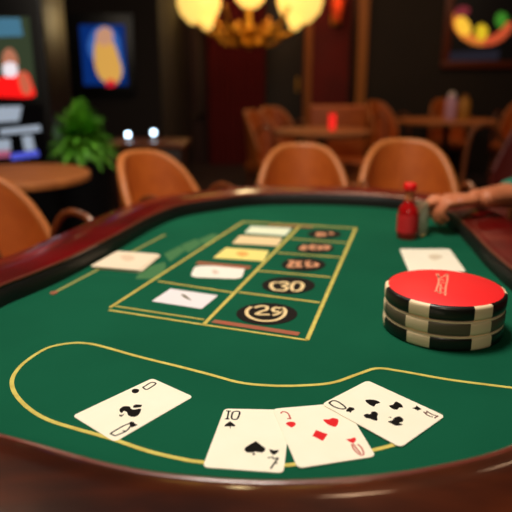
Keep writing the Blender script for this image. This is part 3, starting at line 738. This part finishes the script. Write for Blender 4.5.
body_v = [V((1.34, 2.12, .52)), V((1.31, 2.11, .72)), V((1.25, 2.09, .93)), V((1.22, 2.09, 1.04)), V((1.20, 2.08, 1.12)), V((1.17, 2.07, 1.20)), V((1.16, 2.06, 1.28)), V((1.17, 2.06, 1.33)),
          sh1, e1, (e1+w1)/2, w1, sh2, e2, (e2+w2)/2, w2,
          V((1.30, 1.98, .52)), V((.98, 1.93, .52)), V((.95, 1.94, .10)), V((.86, 1.93, .05)), V((1.30, 2.26, .52)), V((.98, 2.30, .52)), V((.95, 2.31, .10)), V((.86, 2.31, .05))]
body_e = [(0, 1), (1, 2), (2, 3), (3, 4), (4, 5), (5, 6), (6, 7), (3, 8), (8, 9), (9, 10), (10, 11), (3, 12), (12, 13), (13, 14), (14, 15), (0, 16), (16, 17), (17, 18), (18, 19), (0, 20), (20, 21), (21, 22), (22, 23)]
body_r = [(.12, .14), (.105, .13), (.11, .15), (.09, .12), .052, .07, .088, .07, .052, .044, .040, .026, .052, .038, .034, .023, .075, .055, .038, .035, .075, .055, .038, .035]
meshes = [skin(body_v, body_e, body_r)]
def hand(k, wr, curl, sgn, reach):
    """k: knuckle centre, wr: wrist; fingers run to -x from k, spread in y; curl per joint"""
    out = []
    ax = (k-wr).normalized(); sd = V((-ax.y, ax.x, 0)).normalized()*sgn
    out.append(chain([wr, wr.lerp(k, .5), k-ax*.004], [(.022, .018), (.030, .017), (.034, .014)]))
    for i, (ln, off) in enumerate(((.070, -.027), (.078, -.009), (.073, .009), (.058, .026))):
        a = curl[i]; p = k+sd*off-ax*.018; pts = [p]; ang = .05; ll = [.026, ln*.45, ln*.32, ln*.26]
        for j, l in enumerate(ll):
            if j > 0: ang += a
            p = p+ax*math.cos(ang)*l+V((0, 0, -math.sin(ang)*l)); pts.append(p)
        out.append(chain(pts, [.010, .0105, .0095, .0085, .0065]))
    t0 = wr+ax*.022-sd*.02; out.append(chain([t0, t0+ax*.03-sd*.014+V((0, 0, -.005)), t0+ax*.055-sd*.012+V((0, 0, -.010)), t0+ax*.075-sd*.004+V((0, 0, -.013))], [.014, .012, .010, .0075]))
    return out
meshes += hand(h1, w1, [.75, .8, .85, .9], 1, 0)
meshes += hand(h2, w2, [.08, .35, .6, .8], -1, 0)
head = V((1.165, 2.065, 1.27))
bb = bmesh.new()
for me in meshes: bb.from_mesh(me)
# nose and ears
for p, s in ((head+V((-.10, 0, -.01)), (.018, .013, .022)), (head+V((0, -.085, -.005)), (.018, .010, .028)), (head+V((0, .085, -.005)), (.018, .010, .028))):
    rr = bmesh.ops.create_uvsphere(bb, u_segments=12, v_segments=8, radius=1)
    for v in rr['verts']: v.co = V((v.co.x*s[0], v.co.y*s[1], v.co.z*s[2]))+p
obj('body', bb, SKIN, pr)
def part(name, ms, m):
    bb = bmesh.new()
    for me in ms: bb.from_mesh(me)
    obj(name, bb, m, pr)
cuff1 = w1.lerp(e1, .40); cuff2 = w2.lerp(e2, .40)
sv = [body_v[0], body_v[1], body_v[2], body_v[3]+V((0, 0, .01)), sh1, e1, cuff1, sh2, e2, cuff2]
part('shirt', [skin(sv, [(0, 1), (1, 2), (2, 3), (3, 4), (4, 5), (5, 6), (3, 7), (7, 8), (8, 9)], [(.135, .155), (.12, .145), (.125, .165), (.10, .13), .066, .052, .046, .066, .052, .046])], SHIRT)
tv = [body_v[0]+V((0, 0, .01))]+body_v[16:19]+body_v[20:23]
part('trousers', [skin(tv, [(0, 1), (1, 2), (2, 3), (0, 4), (4, 5), (5, 6)], [(.135, .155), .088, .068, .052, .088, .068, .052])], TROU)
part('shoe', [chain([V((.98, 1.935, .04)), V((.90, 1.93, .04)), V((.80, 1.925, .035))], [.042, .045, .035])], BLACKPL)
part('shoe', [chain([V((.98, 2.31, .04)), V((.90, 2.31, .04)), V((.80, 2.315, .035))], [.042, .045, .035])], BLACKPL)
bb = bmesh.new(); rr = bmesh.ops.create_uvsphere(bb, u_segments=24, v_segments=16, radius=1)
for v in rr['verts']: v.co = V((v.co.x*.105, v.co.y*.100, v.co.z*.10))+head+V((.022, 0, .045))
obj('hair', bb, mat('dark_hair', (30, 18, 12), .6), pr)
for s in (-1, 1):
    bb = bmesh.new(); rr = bmesh.ops.create_uvsphere(bb, u_segments=12, v_segments=8, radius=.011); bmesh.ops.translate(bb, verts=bb.verts, vec=head+V((-.083, s*.032, .012)))
    obj('eye', bb, mat('eye', (230, 225, 220), .3), pr)
bb = bmesh.new(); box(bb, head+V((-.094, -.022, -.052)), head+V((-.078, .022, -.044)), .003); obj('mouth', bb, mat('lips', (150, 70, 60), .5), pr)
st_ = thing('stool', 'round brown stool carrying the person in the teal shirt', 'stool', (1.36, 2.12, 0))
b = bmesh.new(); lathe(b, [(0, .32), (.17, .32), (.18, .34), (.17, .365), (0, .37)], (1.36, 2.12, 0), 32); obj('seat', b, LEATHER, st_)
for k in range(4):
    a = PI/4+k*PI/2; b = bmesh.new(); tube(b, [V((1.36+.12*math.cos(a), 2.12+.12*math.sin(a), .33)), V((1.36+.17*math.cos(a), 2.12+.17*math.sin(a), 0))], .014, 8); obj('leg', b, DWOOD, st_)
